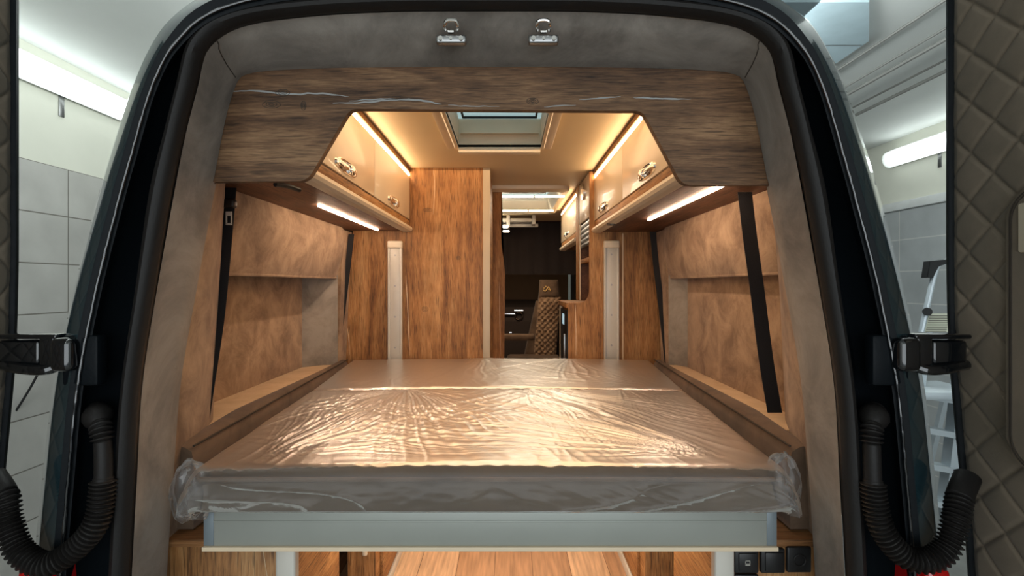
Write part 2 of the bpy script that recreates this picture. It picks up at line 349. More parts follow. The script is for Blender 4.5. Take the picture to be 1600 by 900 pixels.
tag(obj('hanging_cable', MB().tube(bez([P(64, 575, 2.9), P(45, 610, 2.9), P(22, 646, 2.9), P(5, 668, 2.9)]), .006, 8), 'blackp', at=P(45, 610, 2.9)), 'black cable hanging slack in front of the left tiled wall', 'cable')

# ladder
def ladder():
    Y = 2.75; t = thing('step_ladder', 'aluminium platform step ladder standing by the right tiled wall', 'ladder', (2.25, Y, 0))
    p = lambda px, py, y=Y: P(px, py, y)
    def bar(name, a, b, w=.03, d=.05, mat='ladder', par=t):
        a, b = Vector(a), Vector(b); ax = (b-a).normalized(); s = ax.cross(Vector((0, 1, 0))).normalized()*w/2; k = Vector((0, d/2, 0))
        mb = MB(); mb.add([a-s-k, a+s-k, a+s+k, a-s+k, b-s-k, b+s-k, b+s+k, b-s+k], [(0, 1, 2, 3), (7, 6, 5, 4), (0, 4, 5, 1), (1, 5, 6, 2), (2, 6, 7, 3), (3, 7, 4, 0)])
        return obj(name, mb, mat, par)
    foot = lambda a, b: Vector(a)+(Vector(b)-Vector(a))*((0-a[2])/(b[2]-a[2]))
    # front handrail: from the platform up to the head
    hr = MB().tube(bez([p(1437, 530), p(1448, 480), p(1459, 432), p(1466, 414), p(1480, 408)]), .014, 10); obj('handrail', hr, 'ladder', t)
    hc = MB().prism([p(1453, 408, Y-.02), p(1483, 405, Y-.02), p(1483, 411, Y-.02), p(1466, 416, Y-.02), p(1459, 434, Y-.02), p(1449, 434, Y-.02)], (0, .045, 0), .003); obj('handle_cap', hc, 'blackp', t)
    kn = MB().tube([p(1449, 487, Y-.03), p(1449, 487, Y+.03)], .022, 12); obj('knob', kn, 'blackp', t)
    sh = obj('warning_label', MB().prism([p(1452, 490), p(1490, 490), p(1482, 521), p(1444, 521)], (0, .012, 0)), 'label', t)
    for k in range(8):
        y = 493+k*3.5; obj('print_line', MB().prism([p(1453-(y-490)*.25, y, Y-.001), p(1484-(y-490)*.2, y, Y-.001), p(1484-(y-490)*.2, y+1.2, Y-.001), p(1453-(y-490)*.25, y+1.2, Y-.001)], (0, -.001, 0)), 'ink', sh)
    obj('platform', MB().box(2.12, 2.46, Y-.18, Y+.14, 1.27, 1.31, .006), 'ladder', t)
    la, lb = p(1447, 560), p(1428, 900)
    ra, rb = p(1494, 640), p(1470, 850)
    rt = ra+(ra-rb)*.35
    bar('stile', rt, foot(ra, rb), .045, .06); bar('stile', p(1440, 540), foot(p(1440, 540), p(1405, 870)), .04, .06)
    for k, y in enumerate((622, 674, 728, 783, 835, 890, 945)):
        yy = y; a = p(1418-k*3, yy-9); b = p(1492-(yy-640)*.112, yy+4)
        bar('tread', a, b, .03, .09)
        obj('tread_clip', MB().box(b.x-.012, b.x+.012, Y-.06, Y-.03, b.z-.02, b.z+.012, .003), 'blackp', t)
    s0 = p(1482, 600, Y+.3); bar('rear_leg', s0, (s0.x+.1, Y+.75, 0), .03, .03); bar('rear_leg', s0-Vector((.3, 0, 0)), (s0.x-.35, Y+.75, 0), .03, .03)
ladder()

# ------------------------------------------------------------------ the van
van = thing('camper_van', 'dark teal-black camper van seen into its open rear, doors swung wide', 'van', (0, 1.0, 0))
def ring(spec, Y, n=150, top_half=None):
    """half profile [(py, half px), ...] from the top centre round to the bottom, measured at depth Y; -> closed-left-to-right ring of points"""
    half = [Vector((h/F*Y, 0, CZ-(py-445)/F*Y)) for py, h in spec]
    sm = bez(half, 10)
    L_ = [0]
    for a, b in zip(sm, sm[1:]): L_.append(L_[-1]+(b-a).length)
    out = []
    for i in range(n):
        t = L_[-1]*i/(n-1); k = 0
        while k < len(L_)-2 and L_[k+1] < t: k += 1
        u = (t-L_[k])/max(1e-9, L_[k+1]-L_[k]); q = sm[k].lerp(sm[k+1], u); out.append(Vector((q.x, Y, q.z)))
    return [Vector((-q.x, q.y, q.z)) for q in out[::-1]]+out[1:]
T1 = [(18, 0), (18.5, 120), (22, 220), (28, 295), (37, 362), (52, 408), (77, 437), (104, 447), (133, 453), (207, 472), (293, 489), (450, 517), (600, 540), (750, 549), (900, 557), (1010, 562)]
T2 = [(97, 0), (97, 120), (99, 266), (103, 350), (110, 390), (127, 404), (180, 420), (273, 438), (290, 442), (450, 471), (600, 496), (750, 508), (900, 518), (1010, 523)]
SO = [(-6, 0), (-5, 140), (0, 260), (12, 360), (30, 420), (52, 452), (80, 470), (130, 482), (200, 500), (300, 525), (450, 546), (600, 568), (750, 580), (900, 588), (1010, 592)]
C1 = [(-40, 0), (-38, 180), (-28, 320), (-8, 410), (20, 464), (60, 500), (97, 522), (150, 543), (197, 557), (247, 571), (300, 586), (450, 624), (600, 653), (750, 668), (900, 681), (1010, 688)]
SI = [(-78, 0), (-74, 180), (-58, 320), (-20, 420), (10, 470), (37, 505), (73, 528), (107, 545), (147, 561), (197, 578), (247, 594), (300, 609), (450, 648), (600, 680), (750, 698), (900, 713), (1010, 722)]
def inset(spec, d, dt=None): return [(py+(dt if dt is not None else d)*max(0, 1-py/120) if py < 120 else py, max(0, h-d) if h > 1 else 0) for py, h in spec]
rows = []
r_si = ring(SI, 1.02); r_c1 = ring(C1, .955)
def grow(r, d, Y): return [Vector((p.x*(1+d/.85), Y, p.z+(d if p.z > 2.2 else 0))) for p in r]
rows = [grow(r_si, .21, 7.2), grow(r_si, .19, 2.2), grow(r_si, .14, 1.45), grow(r_si, .07, 1.2), grow(r_si, .018, 1.08), r_si,
        [a.lerp(b, .55)+Vector((0, -.012, 0)) for a, b in zip(r_si, r_c1)], r_c1]
obj('body_panel', MB().grid(rows), 'paint', van)
rj = [r_c1, ring(inset(C1, 4), .957), ring(inset(C1, 22), .963), ring(inset(C1, 27), .985), ring(inset(C1, 34), 1.0),
      [a.lerp(b, .5)+Vector((0, .03, 0)) for a, b in zip(ring(inset(C1, 36), 1.01), ring(SO, 1.01))], ring(SO, 1.03), ring(inset(SO, 10), 1.005), ring(T1, 1.02)]
obj('door_jamb', MB().grid(rj), 'jamb', van, sharp=60)
bd = ring(inset(C1, 14), .957)
obj('seam_bead', MB().tube([p+Vector((.0012*noise.noise(p*90), -.001, 0)) for p in bd], [.0028+.0012*noise.noise(p*160) for p in bd], 8), 'gloss_black', van)
# rubber seal: a tube round the opening with a ribbed inner face
ra, rb = ring(SO, .985), ring(T1, .985)
cen = [a.lerp(b, .42) for a, b in zip(ra, rb)]
rows = []
for k in range(13):
    a = 2*PI*k/12; rows.append([c+(pb-pa)*.42*math.cos(a)+Vector((0, .022*math.sin(a), 0)) for c, pa, pb in zip(cen, ra, rb)])
obj('door_seal', MB().grid(rows), 'rubber', van)
rows = []
rb2 = ring(inset(SO, 4), 1.01); rc2 = ring(inset(C1, 44), .99)
# padded trim round the opening
t1, t2 = ring(T1, .995), ring(T2, 1.10)
rows = [[p+Vector((0, .02, 0)) for p in ring(inset(T1, -6), .995)], t1]
for k, (u, yy) in enumerate([(.12, 0), (.3, -.012), (.5, -.014), (.7, -.010), (.88, .0), (1, .008)]):
    rows.append([a.lerp(b, u)+Vector((0, yy-.0, 0)) for a, b in zip(t1, t2)])
rows.append([p+Vector((0, .05, 0)) for p in [Vector((q.x*1.02, q.y, q.z)) for q in t2]])
tp = obj('padded_trim', MB().grid(rows), 'suede_trim', van)
for s in (-1, 1):
    sm_ = MB()
    idx = min(range(len(t1)), key=lambda i: abs(t1[i].x-s*419/F)+abs(t1[i].z-(CZ+.48)))
    pts = [rows[k][idx]+Vector((0, -.0015, 0)) for k in range(1, 8)]
    sm_.tube(pts, .0012, 6)
    obj('corner_seam', sm_, 'thread', tp)
# striker loops at the top of the opening
for px in (705, 849):
    c = P(px, 52, 1.005); s = 1/F
    k = obj('door_striker', MB().box(c.x-24*s, c.x+24*s, c.y-.006, c.y+.012, c.z-17*s, c.z-3*s, .005, 3), 'steel', van)
    a = [P(px-9, 48, 1.0), P(px-10, 38, .985), P(px-6, 32, .98), P(px+6, 32, .98), P(px+10, 38, .985), P(px+9, 48, 1.0)]
    obj('loop', MB().tube(bez(a, 5), .0035, 8), 'chrome', k)
    obj('bolt', MB().box(c.x-5*s, c.x+5*s, c.y-.012, c.y, c.z-2*s, c.z+1*s, .001), 'chrome', k)
    for dx in (-16, 0, 16): obj('bolt', MB().tube([(c.x+dx*s, c.y-.011, c.z-11*s), (c.x+dx*s, c.y, c.z-11*s)], .0045 if dx else .003, 8), 'chrome', k)
# inside lining: ceiling with two roof-light holes
def cplane(z, x0, x1, y0, y1, holes, thick=.012):
    xs = sorted({x0, x1, *[h[0] for h in holes], *[h[1] for h in holes]}); ys = sorted({y0, y1, *[h[2] for h in holes], *[h[3] for h in holes]})
    mb = MB()
    for a, b_ in zip(xs, xs[1:]):
        for c, d in zip(ys, ys[1:]):
            if any(h[0] <= a and b_ <= h[1] and h[2] <= c and d <= h[3] for h in holes): continue
            mb.box(a, b_, c, d, z, z+thick)
    return mb
ZI = CZ+.604
H1 = (-.18, .18, 1.5, 2.25); H2 = (-.36, .36, 3.2, 4.1)
obj('ceiling_lining', cplane(ZI, -.62, .62, 1.15, 4.85, [H1, H2]), 'ceil', van)
obj('floor_boards', MB().box(-.9, .9, 1.12, 7.3, .63, .65), 'floor_v', van)
obj('roof_skin', MB().box(-.66, .66, 4.4, 7.3, 2.62, 2.63), 'paint', van)
# D pillar linings and side walls
def side(s, xu_b, xu_t, xl):
    # pillar lining from the trim back to the wall
    t2s = [p for p in ring(T2, 1.12) if p.x*s > 0 and p.z < CZ+.30 and p.z > CZ-.62]
    rows = []
    for k in range(9):
        u = k/8; row = []
        for p in t2s:
            zz = p.z-CZ; xw = s*(xu_t+(xu_b-xu_t)*min(1.25, max(0, (.27-zz)/.23*.4)))
            bul = .015*math.sin(PI*u)
            row.append(Vector(((abs(p.x)+.012)*(1-u)+abs(xw)*u, 1.12+.34*u, p.z)))
        for q in row: q.x = s*(q.x-bul)
        rows.append(row)
    obj('pillar_lining', MB().slab(rows, (s*.02, 0, 0)), 'suede', van)
    # upper padded panel
    rows = []
    for k in range(13):
        u = k/12; z = CZ+.035+.25*u; prof = xu_b+(xu_t-xu_b)*u-.016*math.sin(PI*min(1, u*1.02))**.6
        rows.append([Vector((s*(prof+(.010 if j in (0, 20) else 0)), 1.44+(2.53-1.44)*j/20, z)) for j in range(21)])
    pu = obj('upper_wall_panel', MB().slab(rows, (s*.07, 0, 0)), 'suede', van)
    obj('piping', MB().tube([(s*(xu_b+.004), y, CZ+.034) for y in (1.45, 1.8, 2.2, 2.525)], .006, 8), 'suede', pu)
    # recessed lower panel, its reveal and the ledge
    obj('lower_wall_panel', MB().box(s*xl, s*(xl+.03), 1.38, 2.44, CZ-.42, CZ+.05, .004), 'suede', van)
    obj('niche_reveal', MB().prism([(s*xl, 2.39, CZ-.40), (s*(xu_b-.005), 2.50, CZ-.40), (s*(xu_b-.005), 2.50, CZ+.05), (s*xl, 2.39, CZ+.05)], (0, .02, 0)), 'suede_trim', van)  # greyer suede stands in for the reveal getting less light
    obj('end_pillar', MB().prism([(s*(xu_b-.005), 2.5, CZ-.4), (s*(xu_b-.0), 2.64, CZ-.4), (s*(xu_t+.0), 2.64, CZ+.27), (s*(xu_t+.0), 2.5, CZ+.27)], (s*.02, 0, 0)), 'suede', van)
    obj('window_ledge', MB().box(s*.775, s*(xl+.01), 1.36, 2.46, CZ-.42, CZ-.385, .004), 'ledge', van)
    obj('outer_lining', MB().box(s*.945, s*.955, 1.7, 7.2, .65, CZ+.4).box(s*.62, s*.955, 1.7, 7.2, CZ+.4, CZ+.42), 'shadowgap', van)
side(-1, .80, .77, .925)
side(1, .825, .80, .875)
# cab end
obj('cab_partition_curtain', MB().slab([[Vector((-.9+1.8*j/60, 5.0+.01*math.sin(j*1.3), z)) for j in range(61)] for z in (CZ+.10+.0, CZ+.35, ZI+.01)], (0, .01, 0)), 'cab_dark', van)
obj('windscreen_shade', MB().box(-.85, .85, 7.0, 7.03, .65+.3, CZ+.3), 'cab_mid', van)
obj('cab_lining', MB().box(-.93, -.91, 4.9, 7.2, .65, ZI).box(.91, .93, 4.9, 7.2, .65, ZI).box(-.93, .93, 4.85, 7.2, ZI, ZI+.02), 'cab_dark', van)
# dashboard
dash = obj('dashboard', MB().prism([(-.85, 6.3, CZ-.9), (-.85, 6.3, CZ-.45), (-.85, 6.36, CZ-.28), (-.85, 6.95, CZ-.2), (-.85, 6.95, CZ-.9)], (1.7, 0, 0)), 'cab_dark', van)
c = P(811, 493, 6.32)
rg = MB().tube([Vector((c.x+.045*math.cos(a*PI/10), c.y-.04, c.z+.045*math.sin(a*PI/10))) for a in range(21)], .008, 6); obj('air_vent_ring', rg, 'chrome', dash)
obj('chrome_strip', MB().box(c.x-.35, c.x-.05, 6.27, 6.3, c.z+.02, c.z+.028).box(c.x-.06, c.x+.05, 6.26, 6.3, c.z+.06, c.z+.075), 'chrome', dash)
obj('chrome_strip', MB().box(c.x-.12, c.x-.09, 6.27, 6.3, c.z-.21, c.z-.2), 'chrome', dash)

# rear doors, open at right angles
def quilt_rows(s, x_of, y0, y1, z0, z1, ny, nz):
    rows = []
    for i in range(nz+1):
        z = z0+(z1-z0)*i/nz; row = []
        for j in range(ny+1):
            y = y0+(y1-y0)*j/ny; p = .066
            a = (y+z)/p; b_ = (y-z*.96)/p
            sa, sb = abs(math.sin(PI*a/1.42)), abs(math.sin(PI*b_/1.42)); h = (.0035*(sa*sb)**.5+.0045*min(1, min(sa, sb)/.30)**.6)*min(1, max(0, (y1-y)/.015))
            n_ = noise.noise(Vector((y*14, z*14, s)))*.0014
            row.append(Vector((x_of(z)-s*(h+n_), y, z)))
        rows.append(row)
    return rows
def rear_door(s, xe, y_edge):
    # (height, sideways) profile of the door's hinge edge
    sp = [(-3, 0), (400, 0), (500, 2), (580, 6), (700, 17), (800, 27), (900, 34), (1000, 38)]
    def xz(z):
        py = 445-(z-CZ)/y_edge*F
        for (a, u), (b_, v) in zip(sp, sp[1:]):
            if py <= b_: return s*(xe+(u+(v-u)*max(0, (py-a))/(b_-a))/F*y_edge)
        return s*(xe+38/F*y_edge)
    zs = [CZ-.75+1.45*i/40 for i in range(41)]
    # shell: rounded edge strip then outer skin
    rows = []
    for z in zs:
        x = xz(z); rows.append([Vector((x+s*.016, y_edge-.04, z)), Vector((x+s*.012, y_edge-.014, z)), Vector((x, y_edge-.010, z)), Vector((x+s*.004, y_edge, z)), Vector((x+s*.03, y_edge+.012, z)), Vector((x+s*.075, y_edge, z)), Vector((x+s*.09, y_edge-.06, z)), Vector((x+s*.09, .25, z)), Vector((x+s*.016, .25, z))])
    d = obj('rear_door', MB().grid(rows, closed=True), 'jamb', van, sharp=70)
    ye = y_edge-.011
    q = MB().slab(quilt_rows(s, lambda z: xz(z)+s*.010, .262, ye, CZ-.74, CZ+.69, 250, 480), (s*.012, 0, 0))
    obj('quilted_lining', q, 'quilt', d, sharp=80)
    return d, xz
dl, xzl = rear_door(-1, .951, 1.04)
dr, xzr = rear_door(1, .924, 1.04)
# right door: window surround with stitching and pale blind
xw = xzr(CZ)-.006
pts = []
y0, y1, z0, z1 = .62, .905, CZ-.32, CZ+.17
for cx_, cz_, a0 in ((y1-.05, z1-.05, 0), (y0+.05, z1-.05, 90), (y0+.05, z0+.05, 180), (y1-.05, z0+.05, 270)):
    for k in range(7):
        a = math.radians(a0+k*15); pts.append((cx_+.05*math.cos(a), cz_+.05*math.sin(a)))
ws = obj('window_surround', MB().prism([Vector((xw, a, b_)) for a, b_ in pts], (.02, 0, 0), .004), 'quilt', dr)
st_ = MB(); n = len(pts); cyy = (y0+y1)/2; czz = (z0+z1)/2
for f in (.955, .93):
    st_.tube([Vector((xw-.001, cyy+(a-cyy)*f, czz+(b_-czz)*(1-(1-f)*.6))) for a, b_ in pts+pts[:1]], .0012, 5, caps=False)
obj('stitching', st_, 'thread', ws)
obj('window_blind', MB().box(xw-.004, xw+.004, y0+.03, .882, CZ+.055, CZ+.14, .004), 'cream_m', ws)

# hinges
def hinge(s, pxs, door_px):
    f = lambda px, py, y: P(px, py, y)
    a, b_ = pxs
    h = obj('door_hinge', MB().box(f(a, 0, .965).x, f(b_, 0, .965).x, .935, 1.0, f(0, 578, .965).z, f(0, 526, .965).z, .012, 4), 'gloss_black', van)
    x1, x2 = f(b_, 0, .965).x, f(door_px, 0, .99).x+s*.02
    z1, z0 = f(0, 521, .97).z, f(0, 574, .97).z
    obj('arm', MB().box(x1-s*.004, x2, .95, 1.0, z1-.009, z1, .004, 3), 'gloss_black', h)
    arm = MB().tube(bez([(x1-s*.004, .965, z0+.008), (x1+s*.02, .955, z0-.002), ((x1+x2)/2, .955, z0-.001), (x2, .965, z0+.006)]), .010, 10); obj('arm', arm, 'gloss_black', h)
    obj('pin_block', MB().box(x1-s*.002, x1+s*.03, .95, .995, z0+.004, z1-.004, .006, 3), 'gloss_black', h)
    obj('pin_block', MB().box(x1+s*.037, x2, .96, 1.0, z0+.004, z1-.012, .006, 3), 'gloss_black', h)
    # backing plate on the jamb
    obj('plate', MB().box(f(b_, 0, .98).x-s*.02, f(a, 0, .98).x-s*.045, .958, .985, f(0, 600, .98).z, f(0, 522, .98).z, .006), 'jamb', h)
hinge(-1, (130, 95), 33)
hinge(1, (1388, 1424), 1475)

# corrugated cable hoses between body and doors
def hose(s, pts):
    path = bez(pts, 40); L_ = 0; pos = [0]
    for a, b_ in zip(path, path[1:]): pos.append(pos[-1]+(b_-a).length)
    # resample
    n = int(pos[-1]/.0011); out = []; rad = []; k = 0
    for i in range(n+1):
        t = pos[-1]*i/n
        while k < len(pos)-2 and pos[k+1] < t: k += 1
        u = (t-pos[k])/max(1e-9, pos[k+1]-pos[k]); out.append(path[k].lerp(path[k+1], u))
        rib = 1 if (t > .155 and t < pos[-1]-.05) or .055 < t < .085 else 0
        r = .0165+(.0035*math.sin(t/.0078*2*PI) if rib else 0)
        if t < .05: r = .015+.011*math.sin(min(1, t/.05)*PI)
        if t < .004: r = .018
        if t > pos[-1]-.05: r = .021
        if t < .15 and t > .085: r = .0150
        if rib and t > .155: r += .0025
        rad.append(r)
    obj('cable_hose', MB().tube(out, rad, 14), 'rubber', van, sharp=80)
hose(-1, [P(150, 640, 1.0), P(158, 668, .965), P(162, 710, .955), P(160, 770, .95), P(148, 822, .94), P(112, 862, .93), P(70, 882, .92), P(32, 862, .92), P(15, 820, .93), P(8, 778, .94), P(-12, 745, .96)])
hose(1, [P(1368, 640, 1.0), P(1362, 668, .965), P(1362, 710, .955), P(1366, 780, .95), P(1380, 830, .94), P(1412, 868, .93), P(1448, 876, .92), P(1478, 858, .92), P(1493, 815, .93), P(1500, 775, .95), P(1512, 745, .97)])
# tail lamps
for s, a, b_ in ((-1, 82, 40), (1, 1436, 1474)):
    x0, x1 = P(a, 0, .95).x, P(b_, 0, .95).x
    obj('tail_lamp', MB().box(x0, x1, .93, 1.05, CZ-.95, P(0, 892, .93).z, .01, 3), 'red', van)

# ------------------------------------------------------------------ interior furniture
# valance board across the opening
Yv = 1.125
def arc(c, r, a0, a1, n=6): return [(c[0]+r*math.cos(math.radians(a0+(a1-a0)*k/n)), c[1]+r*math.sin(math.radians(a0+(a1-a0)*k/n))) for k in range(n+1)]
def fillet(pts, rads, n=7):
    out = []; m = len(pts)
    for i in range(m):
        p = Vector(pts[i]); r = rads[i]
        if not r: out.append(tuple(p)); continue
        a = (Vector(pts[i-1])-p).normalized(); b_ = (Vector(pts[(i+1) % m])-p).normalized()
        for k in range(n+1):
            t = k/n; out.append(tuple((p+a*r)*(1-t)**2+p*2*t*(1-t)+(p+b_*r)*t*t))
    return out
t2v = ring([(py-6 if py < 120 else py, h+6) for py, h in T2], 1.10)
top = [(795+(p.x-CX)/Yv*F, 445-(p.z-CZ)/Yv*F) for p in t2v if p.z > CZ+.215]
cut = [(480, 283), (547, 170), (1004, 173), (1066, 289)]
poly = fillet([(top[0][0], 283)]+cut+[(top[-1][0], 290)], [0, 16, 13, 13, 14, 0])
poly += [top[i] for i in range(len(top)-1, -1, -2)]
val = tag(obj('valance_board', MB().prism([P(a, b_, Yv) for a, b_ in poly], (0, .018, 0), .0015), 'wood_v', at=(0, Yv, CZ+.2)), 'dark oak board with pale cracks and an angled cutout, across the top of the opening', 'board')
def crackline(pts, w, mat, par, Y=Yv-.0008, dy=.0006, name='pale_crack'):
    q = bez([Vector((a, b_, 0)) for a, b_ in pts], 10); mb = MB(); n = len(q); A = []; B = []
    for i, p in enumerate(q):
        ww = w*math.sin(PI*(i+.3)/(n-.4))**.5*(.6+.5*noise.noise(Vector((p.x*.05, p.y*.2, 1)))+.3)
        t = (q[min(n-1, i+1)]-q[max(0, i-1)]).normalized(); nn = Vector((-t.y, t.x, 0))*ww/2; j = noise.noise(Vector((p.x*.08, 3, 0)))*1.3
        A.append(P(p.x+nn.x, p.y+nn.y+j, Y)); B.append(P(p.x-nn.x, p.y-nn.y+j, Y))
    mb.slab([A, B], (0, dy, 0)); return obj(name, mb, mat, par)
for pts, w_ in (([(352, 143), (400, 142), (450, 147), (500, 146), (545, 151)], 3), ([(520, 161), (570, 160), (620, 155), (665, 158), (690, 163)], 3.2), ([(545, 158), (590, 155), (640, 154)], 2),
                ([(700, 164), (740, 166), (780, 166)], 1.6), ([(850, 167), (875, 165), (900, 164)], 1.6), ([(905, 156), (940, 153), (970, 151)], 2.2), ([(990, 152), (1030, 154), (1080, 155)], 3)):
    crackline(pts, w_, 'resin', val)

def knot(px, py, a, b_, par, Y, mat):
    mb = MB()
    for q in (1, .62, .3):
        mb.tube([P(px+a*q*math.cos(k*PI/9)+noise.noise(Vector((k*.7, q*3, px)))*a*.25*(0 < k < 18), py+b_*q*math.sin(k*PI/9), Y-.0004) for k in range(19)], .0007, 5, caps=False)
    return obj('knot', mb, mat, par)
for kx, ky, a, b_ in ((442, 145, 11, 5), (474, 165, 4, 7), (424, 163, 14, 6), (832, 158, 9, 5)): knot(kx, ky, a, b_, val, Yv, 'thread')
# overhead cabinets
def overhead(s, xf, y0, y1, doors, handles, ustrip, label, x_wall=.80, led=True, under=True):
    zb, zt = CZ+.272, CZ+.604
    t = thing('overhead_cabinet', label, 'cabinet', (s*xf, y0, zb), 'overhead cabinets of the van')
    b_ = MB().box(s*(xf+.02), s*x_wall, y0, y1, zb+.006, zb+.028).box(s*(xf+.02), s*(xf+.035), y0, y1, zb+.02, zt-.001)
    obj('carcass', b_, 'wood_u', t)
    obj('lower_rail', MB().box(s*(xf+.002), s*(xf+.02), y0, y1, CZ+.305, CZ+.333, .001), 'wood_y', t)
    obj('upper_rail', MB().box(s*(xf-.004), s*(xf+.02), y0, y1, CZ+.578, zt-.004, .001), 'wood_y', t)
    obj('shadow_gap', MB().box(s*(xf+.006), s*(xf+.02), y0, y1, zt-.004, zt), 'shadowgap', t)  # dark strip standing in for the shade between rail and ceiling
    # rounded cream edge moulding
    pr = [(.03, 0), (.004, 0), (-.010, .004), (-.016, .013), (-.014, .023), (-.004, .030), (.004, .034), (.03, .034)]
    obj('edge_moulding', MB().prism([Vector((s*(xf+a), y0, zb+b2)) for a, b2 in pr], (0, y1-y0, 0)), 'cream_m', t)
    for (a, c), hy in zip(doors, handles):
        d = obj('door', MB().box(s*(xf-.002), s*(xf+.016), a+.001, c-.001, CZ+.336, CZ+.556, .002), 'cream', t)
        # oval chrome latch
        hz = CZ+.366; mb = MB(); rows = []
        for rr, hh in ((1, 0), (.97, .006), (.85, .009), (.7, .007), (.62, .003)):
            rows.append([Vector((s*(xf-.002-hh), hy+.100*rr*math.copysign(abs(math.cos(q*PI/16))**.8, math.cos(q*PI/16)), hz+.021*rr*math.copysign(abs(math.sin(q*PI/16))**.8, math.sin(q*PI/16)))) for q in range(32)])
        mb.grid(rows, closed=True); mb.add(rows[-1], [tuple(range(32))])
        hdl = obj('handle', mb, 'chrome', d)
        obj('push_knob', MB().tube([(s*(xf-.003), hy+.045, hz), (s*(xf-.014), hy+.045, hz), (s*(xf-.018), hy+.045, hz)], [.017, .016, .009], 16), 'chrome', hdl)
        obj('lever', MB().box(s*(xf-.013), s*(xf-.004), hy-.085, hy+.012, hz-.009, hz+.009, .005, 3), 'chrome', hdl)
    if led: obj('light_strip', MB().box(s*(xf-.001), s*(xf+.006), y0+.002, y1-.002, CZ+.561, CZ+.573), 'led', t)
    if ustrip:
        (ax, ay), (bx, by) = ustrip
        obj('under_light', MB().box(ax-.0045, ax+.0045, ay, by, zb-.001, zb+.0065), 'uled', t)
    return t
cabL = overhead(-1, .472, 1.15, 2.638, [(1.15, 1.95), (1.952, 2.636)], [1.60, 2.26], ((-.617, 1.77), (-.617, 2.56)), 'cream overhead cabinet with chrome latches on the left of the bed', .80)
cabR = overhead(1, .490, 1.15, 2.69, [(1.15, 2.02), (2.022, 2.688)], [1.66, 2.42], ((.631, 1.40), (.631, 2.16)), 'cream overhead cabinet with chrome latches on the right of the bed', .83)
cabK = overhead(1, .464, 3.22, 4.13, [(3.222, 4.128)], [3.72], ((.52, 3.3), (.52, 3.4)), 'small cream overhead cabinet far along the aisle above the kitchen', .80)
obj('reading_lamp_socket', MB().tube(bez([P(430, 288, 1.2), P(450, 291, 1.24), P(468, 297, 1.28)]), .006, 8).box(-.50, -.46, 1.22, 1.26, CZ+.262, CZ+.279, .003), 'blackp', cabL)
obj('cable_outlet', MB().tube([(.50, 2.3, CZ+.278), (.50, 2.3, CZ+.268)], .02, 14), 'blackp', cabR)

# left wardrobe and its side panel
t = thing('wardrobe', 'tall oak wardrobe at the head of the aisle, left of the gangway', 'wardrobe', (-.28, 2.64, .65))
w1 = obj('front_panel', MB().box(-.472, -.093, 2.64, 2.66, .65, ZI), 'wood_z', t)
def vcrack(pts, w_, Y, par, mat='pale_edge'): crackline(pts, w_, mat, par, Y-.0012, .0008)
vcrack([(677, 262), (679, 290), (677, 335)], 1.0, 2.64, w1)
vcrack([(634, 430), (637, 480), (640, 556)], 1.3, 2.64, w1)
for kx, ky, a, b_ in ((664, 483, 5, 4), (668, 328, 7, 3), (716, 403, 3, 3)): knot(kx, ky, a, b_, w1, 2.64, 'thread')
obj('edge_strip', MB().box(-.094, -.056, 2.635, 2.665, .65, ZI, .004), 'cream_d', t)
obj('side_panel', MB().box(-.075, -.060, 2.665, 3.2, .65, ZI).box(-.472, -.46, 2.66, 3.2, .65, ZI), 'wood_y', t)
t = thing('wardrobe_side_panel', 'oak panel with a pale lift rail between wardrobe and left wall', 'panel', (-.66, 2.65, .65))
sp_ = obj('panel', MB().prism([(-.473, 2.645, .65), (-.473, 2.645, CZ+.28), (-.765, 2.645, CZ+.28), (-.86, 2.645, CZ-.40), (-.86, 2.645, .65)], (0, .02, 0)), 'wood_z', t)
vcrack([(541, 500), (545, 530), (546, 555)], .9, 2.645, sp_)
def rail(x0, x1, Y, ztop, label):
    t = thing('lift_rail', label, 'rail', ((x0+x1)/2, Y, CZ-.45), 'bed lift rails')
    mb = MB().box(x0, x1, Y-.016, Y, CZ-.45, ztop, .003).box(x0, x0+.010, Y-.024, Y-.012, CZ-.45, ztop-.03, .002).box(x1-.010, x1, Y-.024, Y-.012, CZ-.45, ztop-.03, .002)
    obj('channel', mb, 'rail', t)
    obj('end_cap', MB().box(x0-.002, x1+.002, Y-.027, Y, ztop-.035, ztop+.003, .006, 3), 'cream_m', t)
    for k in range(4): 
        z = ztop-.07-k*.158; obj('screw', MB().tube([((x0+x1)/2, Y-.0155, z), ((x0+x1)/2, Y-.0195, z)], .005, 10), 'steel', t)
rail(P(607, 0, 2.64).x, P(629, 0, 2.64).x, 2.645, CZ+.222, 'pale grey bed lift rail screwed to the oak beside the wardrobe')
rail(P(943, 0, 2.69).x, P(966, 0, 2.69).x, 2.69, CZ+.228, 'pale grey bed lift rail screwed to the oak kitchen panel on the right')

# partition with wavy edge further along the left
edge = bez([P(784, 290, 3.2), P(783, 350, 3.2), P(784, 385, 3.2), P(788, 415, 3.2), P(789, 450, 3.2), P(788, 560, 3.2), P(788, 690, 3.2)], 6)
t = tag(obj('partition_panel', MB().prism([Vector((-.30, 3.2, edge[-1].z))]+edge[::-1]+[Vector((-.30, 3.2, edge[0].z))], (0, .02, 0)), 'wood_z', at=(-.05, 3.2, .9)), 'narrow oak partition with a wavy edge beside the wardrobe, left of the gangway', 'partition')
vcrack([(780, 440), (781, 500), (782, 556)], 1, 3.2, t)

